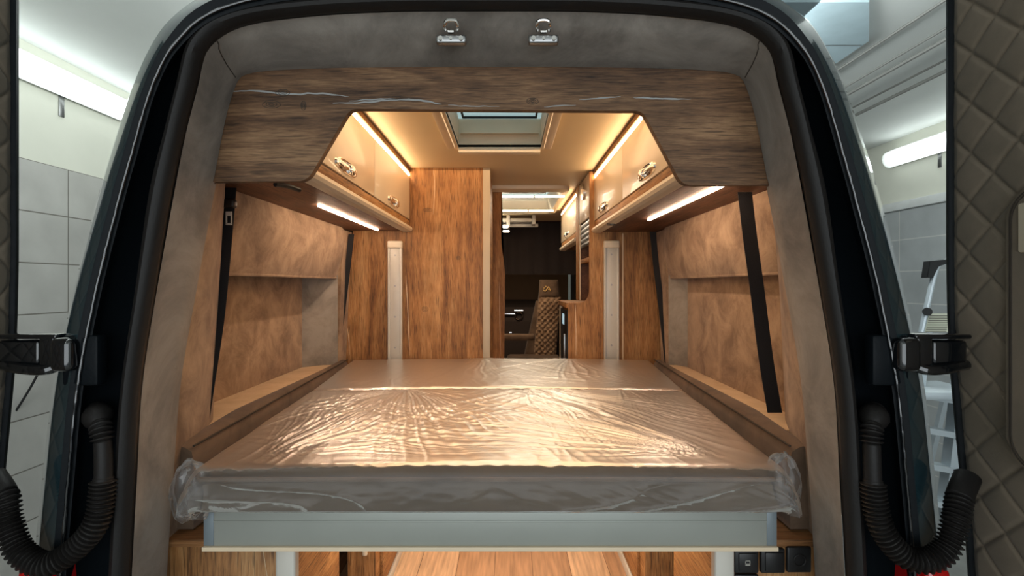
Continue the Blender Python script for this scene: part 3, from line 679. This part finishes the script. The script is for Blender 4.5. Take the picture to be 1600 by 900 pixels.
# right side: kitchen side panel with a swept cutout
pts = fillet([(921, 268), (921, 473), (888, 475), (888, 720), (1046, 720), (1041, 560), (1019, 362), (929, 362), (929, 268)], [0, 18, 3, 0, 0, 0, 0, 0, 0])
t = tag(obj('kitchen_side_panel', MB().prism([P(a, b_, 2.69) for a, b_ in pts], (0, .018, 0), .001), 'wood_z', at=(.6, 2.69, 1.0)), 'oak end panel with swept cutout, right of the gangway under the overhead cabinet', 'panel')
vcrack([(899, 476), (900, 515), (900, 556)], 1.2, 2.69, t); 
obj('joint_strip', MB().box(P(972, 0, 2.69).x, P(974, 0, 2.69).x, 2.686, 2.6895, CZ-.4, CZ+.27), 'pale_edge', t)
# kitchen unit
t = thing('kitchen_unit', 'low oak kitchen unit with dark fridge front, behind the swept end panel', 'kitchen unit', (.55, 2.9, .65))
obj('worktop', MB().box(.345, .85, 2.712, 3.14, CZ-.125, CZ-.094, .005), 'wood_y', t)
obj('carcass', MB().box(.365, .85, 2.712, 3.13, .65, CZ-.125), 'wood_y', t)
fr = obj('fridge_front', MB().box(.352, .366, 2.74, 3.10, .72, CZ-.14, .004), 'blackp', t)
obj('display', MB().box(.3505, .353, 2.88, 2.98, CZ-.225, CZ-.165, .001), 'display', fr)
obj('handle', MB().box(.340, .352, 2.80, 2.815, CZ-.42, CZ-.27, .003), 'steel', fr)
obj('edge_post', MB().box(.350, .366, 3.105, 3.13, .65, CZ-.125), 'lip', t)
# tall shelf unit
t = thing('tall_shelf_unit', 'tall oak shelf unit with half-raised slatted shutter above the worktop', 'shelf unit', (.6, 2.9, CZ-.09))
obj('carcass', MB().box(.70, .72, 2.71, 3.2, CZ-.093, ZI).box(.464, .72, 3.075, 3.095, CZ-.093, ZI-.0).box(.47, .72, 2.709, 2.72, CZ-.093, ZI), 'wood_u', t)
obj('upright', MB().box(.462, .49, 3.095, 3.215, CZ-.093, ZI, .001), 'wood_z', t)
d = obj('flap_door', MB().box(.464, .48, 2.712, 3.072, CZ+.36, CZ+.595, .002), 'cream', t)
obj('oval_catch', MB().tube([(.452, 2.88, CZ+.52), (.464, 2.88, CZ+.52)], .045, 18), 'chrome', d)
sh = MB()
for k in range(5): sh.box(.468, .478, 2.722, 3.07, CZ+.215+k*.028, CZ+.238+k*.028, .004, 2)
obj('roller_shutter', sh, 'steel', t)
obj('shelf', MB().box(.47, .70, 2.72, 3.075, CZ+.125, CZ+.15, .002), 'wood_y', t)
obj('shutter_track', MB().box(.464, .47, 3.06, 3.075, CZ-.093, CZ+.36), 'lip', t)

# roof lights
t = thing('roof_light', 'cream framed roof light with wet bluish pane over the bed', 'roof light', (0, 1.9, ZI), 'roof lights of the van')
w_ = MB()
for a in ((-.195, -.18, 1.5, 2.265), (.18, .195, 1.5, 2.265), (-.18, .18, 2.25, 2.265), (-.18, .18, 1.485, 1.5)): w_.box(*a, ZI-.008, ZI+.125)
obj('shaft', w_, 'cream_m', t)
obj('front_ledge', MB().box(-.18, .178, 2.235, 2.275, ZI-.026, ZI-.002, .003).box(-.17, .17, 2.225, 2.25, ZI+.055, ZI+.062), 'cream_m', t)
for s in (-1, 1): obj('blind_track', MB().box(s*.19, s*.222, 1.4, 2.19, ZI-.024, ZI-.001, .003), 'cream_m', t)
obj('seal', MB().box(-.158, .158, 2.215, 2.224, ZI+.118, ZI+.126).box(-.162, -.154, 1.5, 2.224, ZI+.118, ZI+.126).box(.154, .162, 1.5, 2.224, ZI+.118, ZI+.126), 'rubber', t)
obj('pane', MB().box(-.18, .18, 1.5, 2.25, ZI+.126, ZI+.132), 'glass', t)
t = thing('roof_light', 'larger roof light with four light bars, further along the gangway', 'roof light', (0, 3.6, ZI), 'roof lights of the van')
ro = []; ri = []
for (x0, x1, y0, y1, r, z) in ((-.42, .42, 3.1, 4.2, .09, ZI-.001), (-.415, .415, 3.105, 4.195, .085, ZI-.022), (-.37, .37, 3.17, 4.13, .04, ZI-.030), (-.34, .34, 3.24, 4.06, .02, ZI+.06), (-.34, .34, 3.24, 4.06, .02, ZI+.10)):
    ro.append([Vector((a, b_, z)) for a, b_ in fillet([(x0, y0), (x1, y0), (x1, y1), (x0, y1)], [r]*4, 5)])
obj('frame', MB().grid(ro, closed=True), 'cream_m', t)
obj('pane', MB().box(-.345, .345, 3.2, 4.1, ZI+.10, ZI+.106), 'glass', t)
obj('blind_slat', MB().box(-.3, .3, 3.55, 3.62, ZI+.04, ZI+.05, .003).box(-.3, .3, 3.8, 3.86, ZI+.04, ZI+.05, .003), 'steel', t)
for (a, c, y) in ((-.3, .19, 3.30), (.20, .42, 3.30)): pass
for y, (a, c, d_) in ((3.31, (-.08, .205, .40)), (3.95, (-.08, .19, .385))):
    obj('light_bar', MB().box(a-.2, c-.006, y, y+.02, ZI-.036, ZI-.026, .002), 'roofled', t)
    obj('light_bar', MB().box(c+.006, d_, y, y+.02, ZI-.036, ZI-.026, .002), 'roofled', t)
t = tag(obj('folding_bed_mechanism', MB().box(-.35, .27, 4.42, 4.50, CZ+.545, CZ+.575, .004).box(-.35, .30, 4.52, 4.55, CZ+.51, CZ+.54, .004).box(.02, .05, 4.4, 4.6, CZ+.50, CZ+.60, .003).box(.24, .27, 4.4, 4.6, CZ+.52, CZ+.60, .003), 'rail', at=(0, 4.5, ZI)), 'pale metal folding frame under the ceiling at the end of the gangway', 'frame')
t = tag(obj('gangway_lamp', MB().box(-.12, .035, 4.28, 4.32, CZ+.48, CZ+.50, .005).box(-.12, .045, 4.30, 4.34, CZ+.445, CZ+.458, .005), 'roofled', at=(0, 4.3, ZI)), 'small bright lamp high on the left at the end of the gangway', 'lamp')

# swivel cab seat
def seat():
    Y = 5.9; t = thing('cab_seat', 'brown quilted cab seat with embroidered headrest beyond the kitchen', 'seat', (.48, Y, .65))
    def cushion(pxs, y0, y1, Yf, depth, quilt, lean=0):
        (a0, b0, a1, b1) = pxs; rows = []; nz, nx = 40, 24
        for i in range(nz+1):
            v = i/nz; row = []
            for j in range(nx+1):
                u = j/nx; x = (a0+(a1-a0)*v)*(1-u)+(b0+(b1-b0)*v)*u; p = P(x, y0+(y1-y0)*v, Yf)
                e = (1-(2*u-1)**6)*(1-(2*v-1)**8); h = .03*e
                if quilt: h += .03*(abs(math.sin(PI*(p.x+p.z)/.065))*abs(math.sin(PI*(p.x-p.z)/.065)))**.5
                row.append(Vector((p.x, p.y-h+lean*(1-v), p.z)))
            rows.append(row)
        return MB().slab(rows, (0, depth, 0))
    obj('backrest_wing', cushion((838, 858, 818, 842), 470, 562, Y+.03, .1, False), 'suede_dark', t)
    obj('backrest', cushion((842, 876, 833, 868), 464, 562, Y, .12, True), 'suede', t)
    hr = obj('headrest', cushion((844, 872, 842, 875), 437, 465, Y-.01, .1, False), 'suede_dark', t)
    # stylised embroidered mark
    lg = MB()
    lg.tube(bez([P(849, 453, Y-.045), P(852, 455, Y-.045), P(855, 451, Y-.045), P(857, 448, Y-.045), P(859, 452, Y-.045), P(860, 455, Y-.045)], 4), .006, 6)
    lg.tube(bez([P(855, 449, Y-.045), P(853, 447, Y-.045), P(851, 450, Y-.045), P(849, 450, Y-.045)], 4), .004, 6)
    lg.tube([P(856, 453, Y-.045), P(861, 452, Y-.045)], .004, 6)
    obj('embroidered_mark', lg, 'gold', hr)
    obj('seat_cushion', MB().box(.02, .62, Y-.5, Y+.05, CZ-.95, CZ-.80, .04, 4), 'suede_dark', t)
    obj('armrest', MB().box(-.05, .32, Y-.42, Y-.34, CZ-.60, CZ-.53, .025, 4), 'suede_dark', t)
    obj('pedestal', MB().box(.15, .5, Y-.35, Y-.05, .65, CZ-.95, .01), 'blackp', t)
seat()

# ------------------------------------------------------------------ seat belts
def strap(pts, w, label, tongue=False, thick=.0022, wdir=None):
    pts = bez(pts, 8); n = len(pts); t = thing('seat_belt', label, 'seat belt', pts[-1], 'seat belts on the van walls')
    wd = Vector(wdir or (1, 0, 0)).normalized()*w/2
    rows = [[p-wd, p-wd*.3, p+wd*.3, p+wd] for p in pts]
    obj('webbing', MB().slab(rows, (0, thick, 0), smooth=False), 'belt', t)
    return t
t = strap([P(357, 287, 1.47), P(354, 320, 1.46), P(347, 400, 1.45), P(337, 500, 1.44), P(322, 600, 1.42), P(313, 658, 1.41)], .047, 'black seat belt hanging down the left rear pillar with a silver tongue', wdir=(1, 0, 0))
a = P(357, 318, 1.44)
bk = obj('tongue_housing', MB().box(a.x-.024, a.x+.022, a.y-.014, a.y+.010, a.z-.013, a.z+.012, .007, 3), 'blackp', t)
tg = MB(); c = P(359, 342, 1.44)
for bx in ((-.009, .009, .008, .02), (-.009, -.005, -.016, .01), (.005, .009, -.016, .01), (-.009, .009, -.018, -.012)): tg.box(c.x+bx[0], c.x+bx[1], c.y-.006, c.y-.003, c.z+bx[2], c.z+bx[3], .001)
obj('silver_tongue', tg, 'rail', t)
strap([P(1164, 300, 1.52), P(1172, 370, 1.51), P(1183, 450, 1.50), P(1197, 560, 1.49), P(1211, 645, 1.48)], .042, 'black seat belt hanging down the right rear pillar', wdir=(1, 0, 0))
strap([P(549, 366, 2.56), P(543, 420, 2.56), P(533, 500, 2.56), P(524, 562, 2.55)], .028, 'black seat belt at the far end of the left wall beside the oak panel', wdir=(1, 0, 0))
strap([P(1020, 362, 2.56), P(1026, 420, 2.56), P(1036, 500, 2.56), P(1044, 572, 2.55)], .030, 'black seat belt at the far end of the right wall beside the oak panel', wdir=(1, 0, 0))

# ------------------------------------------------------------------ bed
ZT = CZ-.38
def bolster(s, label):
    t = thing('side_bolster', label, 'bolster', (s*.76, 1.9, CZ-.55), 'bolsters beside the mattress')
    rows = []
    for j in range(31):
        u = j/30; y = 1.205+(2.60-1.205)*u; xi = (.700+.075*u); xo = .765+.045*min(1, u*4)
        zb = CZ-.575 if True else 0
        prof = [(xi, zb), (xi, ZT-.03), (xi+.004, ZT-.008), (xi+.02, ZT+.002), ((xi+xo)/2, ZT+.006), (xo-.02, ZT+.002), (xo, ZT-.012), (xo, zb)]
        if j in (0, 30): prof = [((xi+xo)/2+(a-(xi+xo)/2)*.93, (z if z < ZT-.1 else z-.006)) for a, z in prof]
        rows.append([Vector((s*a, y, z)) for a, z in prof])
    mb = MB().grid(rows, closed=True); mb.add(rows[0], [tuple(range(8))]); mb.add(rows[-1], [tuple(range(8))])
    b_ = obj('cushion', mb, 'suede_dark', t, sharp=50)
    obj('piping', MB().tube([Vector((s*(.70+.075*j/10+.003), 1.207+1.39*j/10, ZT+.0)) for j in range(11)], .003, 6), 'thread', b_)
bolster(-1, 'long brown suede bolster between the mattress and the left wall ledge')
bolster(1, 'long brown suede bolster between the mattress and the right wall ledge')

def mat_half(y):           # half width of the mattress at depth y
    return .628+(.690-.628)*(y-1.06)/.8 if y < 1.86 else .690+(.770-.690)*(y-1.86)/.78
def mattress(y0, y1, label, name='mattress', inset_=.0):
    nx, ny = 40, 24; zb, zt = CZ-.474, ZT-.008
    top_ = []; 
    for j in range(ny+1):
        y = y0+(y1-y0)*j/ny; row = []
        for i in range(nx+1):
            u = 2*i/nx-1; e = min(1, (1-abs(u))*mat_half(y)/.03); f = min(1, (y-y0)/.03, (y1-y)/.03)
            drop = .03*(1-math.sqrt(max(0, 1-(1-e)**2)))+.03*(1-math.sqrt(max(0, 1-(1-f)**2)))
            crown = .008*(1-u*u)
            row.append(Vector((u*(mat_half(y)-inset_), y, zt+crown-drop)))
        top_.append(row)
    mb = MB(); mb.grid(top_)
    rim = [top_[0][i] for i in range(nx+1)]+[top_[j][nx] for j in range(1, ny+1)]+[top_[ny][i] for i in range(nx-1, -1, -1)]+[top_[j][0] for j in range(ny-1, 0, -1)]
    low = [Vector((p.x*.995, p.y, zb)) for p in rim]; mb.grid([rim, low], closed=True, smooth=False); mb.add(low, [tuple(range(len(low)))])
    me = tag(obj(name, mb, 'mattress', at=(0, (y0+y1)/2, zb), sharp=60), label, 'mattress', 'mattress sections of the bed')
    return me
ma = mattress(1.07, 1.852, 'large brown mattress section nearest the open rear, under clear wrap')
mb_ = mattress(1.862, 2.615, 'brown mattress section at the far end of the bed, under clear wrap')
# piping of the front edge
obj('piping', MB().tube([Vector((x, 1.068+.0, ZT-.026)) for x in (-.61, -.3, 0, .3, .61)], .005, 8), 'suede_dark', ma)

rnd = [random.random() for _ in range(4096)]
def n1(t, seed):
    i = math.floor(t); f = t-i; f = f*f*(3-2*f); return rnd[(i*7+seed*131) % 4096]*(1-f)+rnd[((i+1)*7+seed*131) % 4096]*f
FANS = [(-.33, 1.85, .80, 20, .0075, 1, -90, 85), (-.50, 1.10, .85, 22, .0065, 2, 60, 50), (.52, 1.12, 1.0, 42, .0075, 3, 148, 38), (.10, 1.90, .9, 22, .006, 4, -52, 45),
        (.45, 1.90, .6, 22, .004, 5, -60, 50), (-.1, 2.66, .6, 22, .005, 6, -90, 80), (-.6, 1.90, .5, 22, .004, 7, 60, 60), (.35, 2.66, .6, 20, .005, 8, -110, 70), (.6, 1.88, .5, 20, .004, 9, 130, 60)]
def wrinkle(x, y):
    h = 0
    for cx_, cy_, R, k, A, sd, t0, tw in FANS:
        dx, dy = x-cx_, y-cy_; r = math.hypot(dx, dy)
        if r > R*1.3 or r < 1e-4: continue
        th = math.atan2(dy, dx); da = abs((math.degrees(th)-t0+180) % 360-180)/tw
        if da >= 1: continue
        win = math.cos(da*PI/2)**.7; th += .06*noise.noise(Vector((x*5, y*5, sd)))
        v = n1(th*k+50, sd)*.65+n1(th*k*2.3+90, sd+9)*.35
        v = 1-abs(2*v-1); v = v**2.4*.72*win
        env = min(1, r/.10)*max(0, 1-(r/(R*1.3)))**.8
        h += A*v*env
    h += .0006*noise.noise(Vector((x*28, y*28, 2)))
    return h
def film(y0, y1, label, drop, seed, nx=420, nyt=200):
    zt = ZT-.001; rows = []; st = []
    # stations: along the top from y1 to y0, round the edge, down the front
    for j in range(nyt+1): st.append(('t', y1+(y0+.02-y1)*j/nyt))
    for j in range(1, 9): st.append(('r', j/8))
    nd = 40
    for j in range(1, nd+1): st.append(('d', j/nd))
    for kind, v in st:
        row = []
        for i in range(nx+1):
            u = 2*i/nx-1; yy = v if kind == 't' else y0+.01; W = mat_half(yy)+.006
            edge_ = (1-abs(u))*W; x = u*W
            sd = .036*(1-math.sqrt(max(0, 1-(1-min(1, edge_/.036))**2)))*(1.6)
            wr = wrinkle(x, yy)*min(1, edge_/.05)
            far = max(0, min(1, (y1-yy)/.03))
            cr = .008*(1-u*u)
            if kind == 't': p = Vector((x, yy, zt+cr+wr-sd-.02*(1-far)+.003*noise.noise(Vector((x*6, yy*6, seed))))) 
            elif kind == 'r':
                a = v*PI/2; p = Vector((x, y0+.02-.028*math.sin(a), zt+cr-sd-.026*(1-math.cos(a))+wr*(1-v)+.0012*noise.noise(Vector((x*45, v*2, 4)))))
            else:
                corner = max(0, (abs(u)-.90)/.10)
                z = zt-.026-(drop-.026)*v-sd*(1-v)
                # slack folds running down the front
                fold = .0022*(n1(x*45+v*(6 if x < 0 else -7)+20, 11)**3)*math.sin(PI*min(1, v*1.1+.05))+.0035*(1-abs(2*n1(x*7+v*(2 if x>0 else -2)+noise.noise(Vector((x*3, v, 1)))*1.2+40, 12)-1))**4
                sag = .012*corner*math.sin(PI*v)+.003*math.sin(PI*v)
                p = Vector((x*(1.008+corner*(.006*math.sin(PI*v)-.05*v)), y0-.008-fold-sag-.001*noise.noise(Vector((x*22, v*5, 7))), z+.004*corner*v))
                if v > .9: p.y += (v-.9)*.18
            row.append(p)
        rows.append(row)
    # tuck the sides down
    full = []
    for r_, (kind, v) in zip(rows, st):
        zl = zt-drop; a, b_ = r_[0], r_[-1]; q = .004 if kind == 't' else 0
        full.append([Vector((a.x-q, a.y, min(a.z, zl+.01))), Vector((a.x-q*1.5, a.y, (a.z+zl)/2))]+r_+[Vector((b_.x+q*1.5, b_.y, (b_.z+zl)/2)), Vector((b_.x+q, b_.y, min(b_.z, zl+.01)))])
    return tag(obj('plastic_wrap', MB().grid(full), 'film', at=(0, (y0+y1)/2, ZT), sharp=180), label, 'wrap', 'plastic wraps on the bed')
film(1.058, 1.858, 'clear crinkled plastic wrap over the large front mattress section', .092, 1)
film(1.862, 2.622, 'clear crinkled plastic wrap over the far mattress section', .09, 2, 260, 120)
# gathered plastic at the left front corner
def bunch(cx_, cz_, rx, ry, rz, label):
    bag = MB(); rows = []
    for i in range(29):
        a = PI*i/28; row = []
        for j in range(56):
            b_ = 2*PI*j/56; q = Vector((math.cos(b_)*2.2, math.sin(b_)*2.2, a*1.2+cx_))
            r = 1+.22*noise.noise(q)+.07*noise.noise(q*3.1)+.025*abs(math.sin(b_*5+3*noise.noise(q*.7)))
            row.append(Vector((cx_+rx*r*math.sin(a)**.8*math.cos(b_), 1.085+ry*r*math.sin(a)**.8*math.sin(b_), cz_+rz*r*math.cos(a))))
        rows.append(row)
    bag.grid(rows, closed=True)
    tag(obj('plastic_bunch', bag, 'film', at=(cx_, 1.08, cz_), sharp=180), label, 'wrap', 'bunched plastic at the bed corners')
bunch(-.632, CZ-.436, .040, .030, .058, 'bunched end of the clear plastic at the left front corner of the bed')
bunch(.622, CZ-.418, .034, .028, .056, 'bunched end of the clear plastic at the right front corner of the bed')

# bed frame board with its cream lip
t = thing('lift_bed', 'long grey aluminium bed edge board with cream lip under the mattress', 'bed', (0, 1.12, CZ-.58))
x0, x1 = P(318, 0, 1.115).x, P(1214, 0, 1.115).x; zA, zB = P(0, 796, 1.115).z, P(0, 853, 1.115).z
obj('front_board', MB().box(x0+.022, x1-.022, 1.115, 1.14, zB, zA+.004, .001).box(x0+.022, x1-.022, 1.1135, 1.12, zA-.028, zA-.024, .0005), 'alu', t)
for a, c in ((x0, x0+.022), (x1-.022, x1)): obj('end_piece', MB().box(a, c, 1.115, 2.6, zB, zA+.002, .001), 'alu_end', t)
obj('bottom_lip', MB().box(x0, x1, 1.108, 1.14, zB-.009, zB, .001), 'lip', t)
obj('bed_base', MB().box(x0+.02, x1-.02, 1.14, 2.6, zA-.005, zA+.001), 'alu_end', t)

# storage boxes under the bed
def lower(s, xin, label):
    zt = CZ-.58; t = thing('storage_cabinet', label, 'cabinet', (s*.6, 1.2, .65), 'storage cabinets under the bed')
    x1_ = .78
    obj('top', MB().box(s*(xin), s*x1_, 1.165, 2.6, zt-.018, zt, .003), 'wood_x', t)
    obj('front', MB().box(s*xin, s*x1_, 1.17, 1.188, .65, zt-.018, .001), 'wood_z', t)
    obj('aisle_side', MB().box(s*xin, s*(xin+.018), 1.188, 1.6, .65, zt-.018), 'wood_y', t)
    return t
lc = lower(-1, .49, 'oak storage cabinet under the left side of the bed, plain front')
vcrack([(411, 860), (414, 880), (418, 905)], 1.2, 1.17, lc, 'pale_edge')
rc = lower(1, .555, 'oak storage cabinet under the right side of the bed, with black sockets')
def socket(px0, px1, py0, py1, label, kind):
    Y = 1.168; a, b_ = P(px0, py0, Y), P(px1, py1, Y)
    t = thing('power_socket' if kind != 'switch' else 'light_switch', label, 'socket' if kind != 'switch' else 'switch', ((a.x+b_.x)/2, Y, b_.z), 'black sockets and switch under the bed')
    obj('plate', MB().box(a.x, b_.x, Y-.009, Y+.002, b_.z, a.z, .004, 3), 'blackp', t)
    cx_, cz_ = (a.x+b_.x)/2, (a.z+b_.z)/2
    if kind == 'round':
        obj('socket_ring', MB().tube([(cx_+.013*math.cos(q*PI/12), Y-.0095, cz_+.013*math.sin(q*PI/12)) for q in range(25)], .0018, 6, caps=False), 'rubber', t)
    else:
        k = obj('insert', MB().box(a.x+.009, b_.x-.005, Y-.0125, Y-.008, b_.z+.007, a.z-.007, .002), 'blackp', t)
        if kind == 'switch':
            obj('symbol', MB().box(cx_-.005, cx_+.006, Y-.0132, Y-.0122, cz_-.006, cz_-.0045).box(cx_-.005, cx_+.006, Y-.0132, Y-.0122, cz_+.0035, cz_+.0045).box(cx_-.005, cx_-.004, Y-.0132, Y-.0122, cz_-.003, cz_+.0045).box(cx_+.005, cx_+.006, Y-.0132, Y-.0122, cz_-.003, cz_+.0045).box(cx_-.005, cx_+.006, Y-.0132, Y-.0122, cz_-.003, cz_-.0022), 'rail', k)
socket(1145, 1183, 856, 893, 'black switch with a small pale symbol, nearest the grey post', 'switch')
socket(1186, 1224, 855, 893, 'plain black socket between the symbol switch and the round outlet', 'blank')
socket(1227, 1265, 852, 892, 'black socket with round outlet nearest the right door trim', 'round')
socket(1145, 1183, 895, 933, 'black plate below the symbol switch, cut by the picture edge', 'blank')
for a, b_, lab in ((435, 466, 'grey aluminium bed leg on the left below the board'), (1112, 1143, 'grey aluminium bed leg on the right below the board')):
    xa, xb = P(a, 0, 1.16).x, P(b_, 0, 1.16).x
    tag(obj('bed_post', MB().box(xa, xb, 1.142, 1.168, .65, zB-.012, .006, 3), 'rail', at=((xa+xb)/2, 1.15, .65)), lab, 'post', 'bed legs')
# inner partitions beside the aisle under the bed
def drawer_unit(s, label):
    t = thing('drawer_unit', label, 'drawer unit', (s*.45, 2.2, .65), 'drawer units under the bed')
    ztop = CZ-.75
    xa = .445 if s < 0 else .535
    obj('end_board', MB().box(s*(xa+.0), s*(xa+.1), 1.86, 1.88, .65, CZ-.6), 'wood_z', t)
    obj('side_board', MB().box(s*(xa-.0), s*(xa+.015), 1.88, 2.62, .65, CZ-.6, .001), 'wood_y', t)
    obj('drawer_front', MB().box(s*(xa-.012), s*xa, 1.93, 2.25, .72, CZ-.68, .002).box(s*(xa-.012), s*xa, 2.27, 2.59, .72, CZ-.68, .002), 'wood_y', t)
    obj('rail', MB().box(s*(xa-.010), s*xa, 1.9, 2.6, .651, .69, .002), 'rail', t)
    return t
d1 = drawer_unit(-1, 'oak drawer unit below the bed, left of the aisle floor')
d2 = drawer_unit(1, 'oak drawer unit below the bed, right of the aisle floor')
a = P(570, 862, 1.85); obj('white_latch', MB().box(a.x-.009, a.x+.009, 1.845, 1.861, a.z-.016, a.z+.02, .006, 3), 'cream_m', d1)
for s in (-1, 1):
    tag(obj('floor_light', MB().box(s*.38-.005, s*.38+.005, 1.5, 2.5, CZ-.62, CZ-.612), 'uled', at=(s*.38, 2, CZ-.62)), 'warm light strip under the bed on the '+('left' if s < 0 else 'right')+' side', 'lamp', 'light strips under the bed')
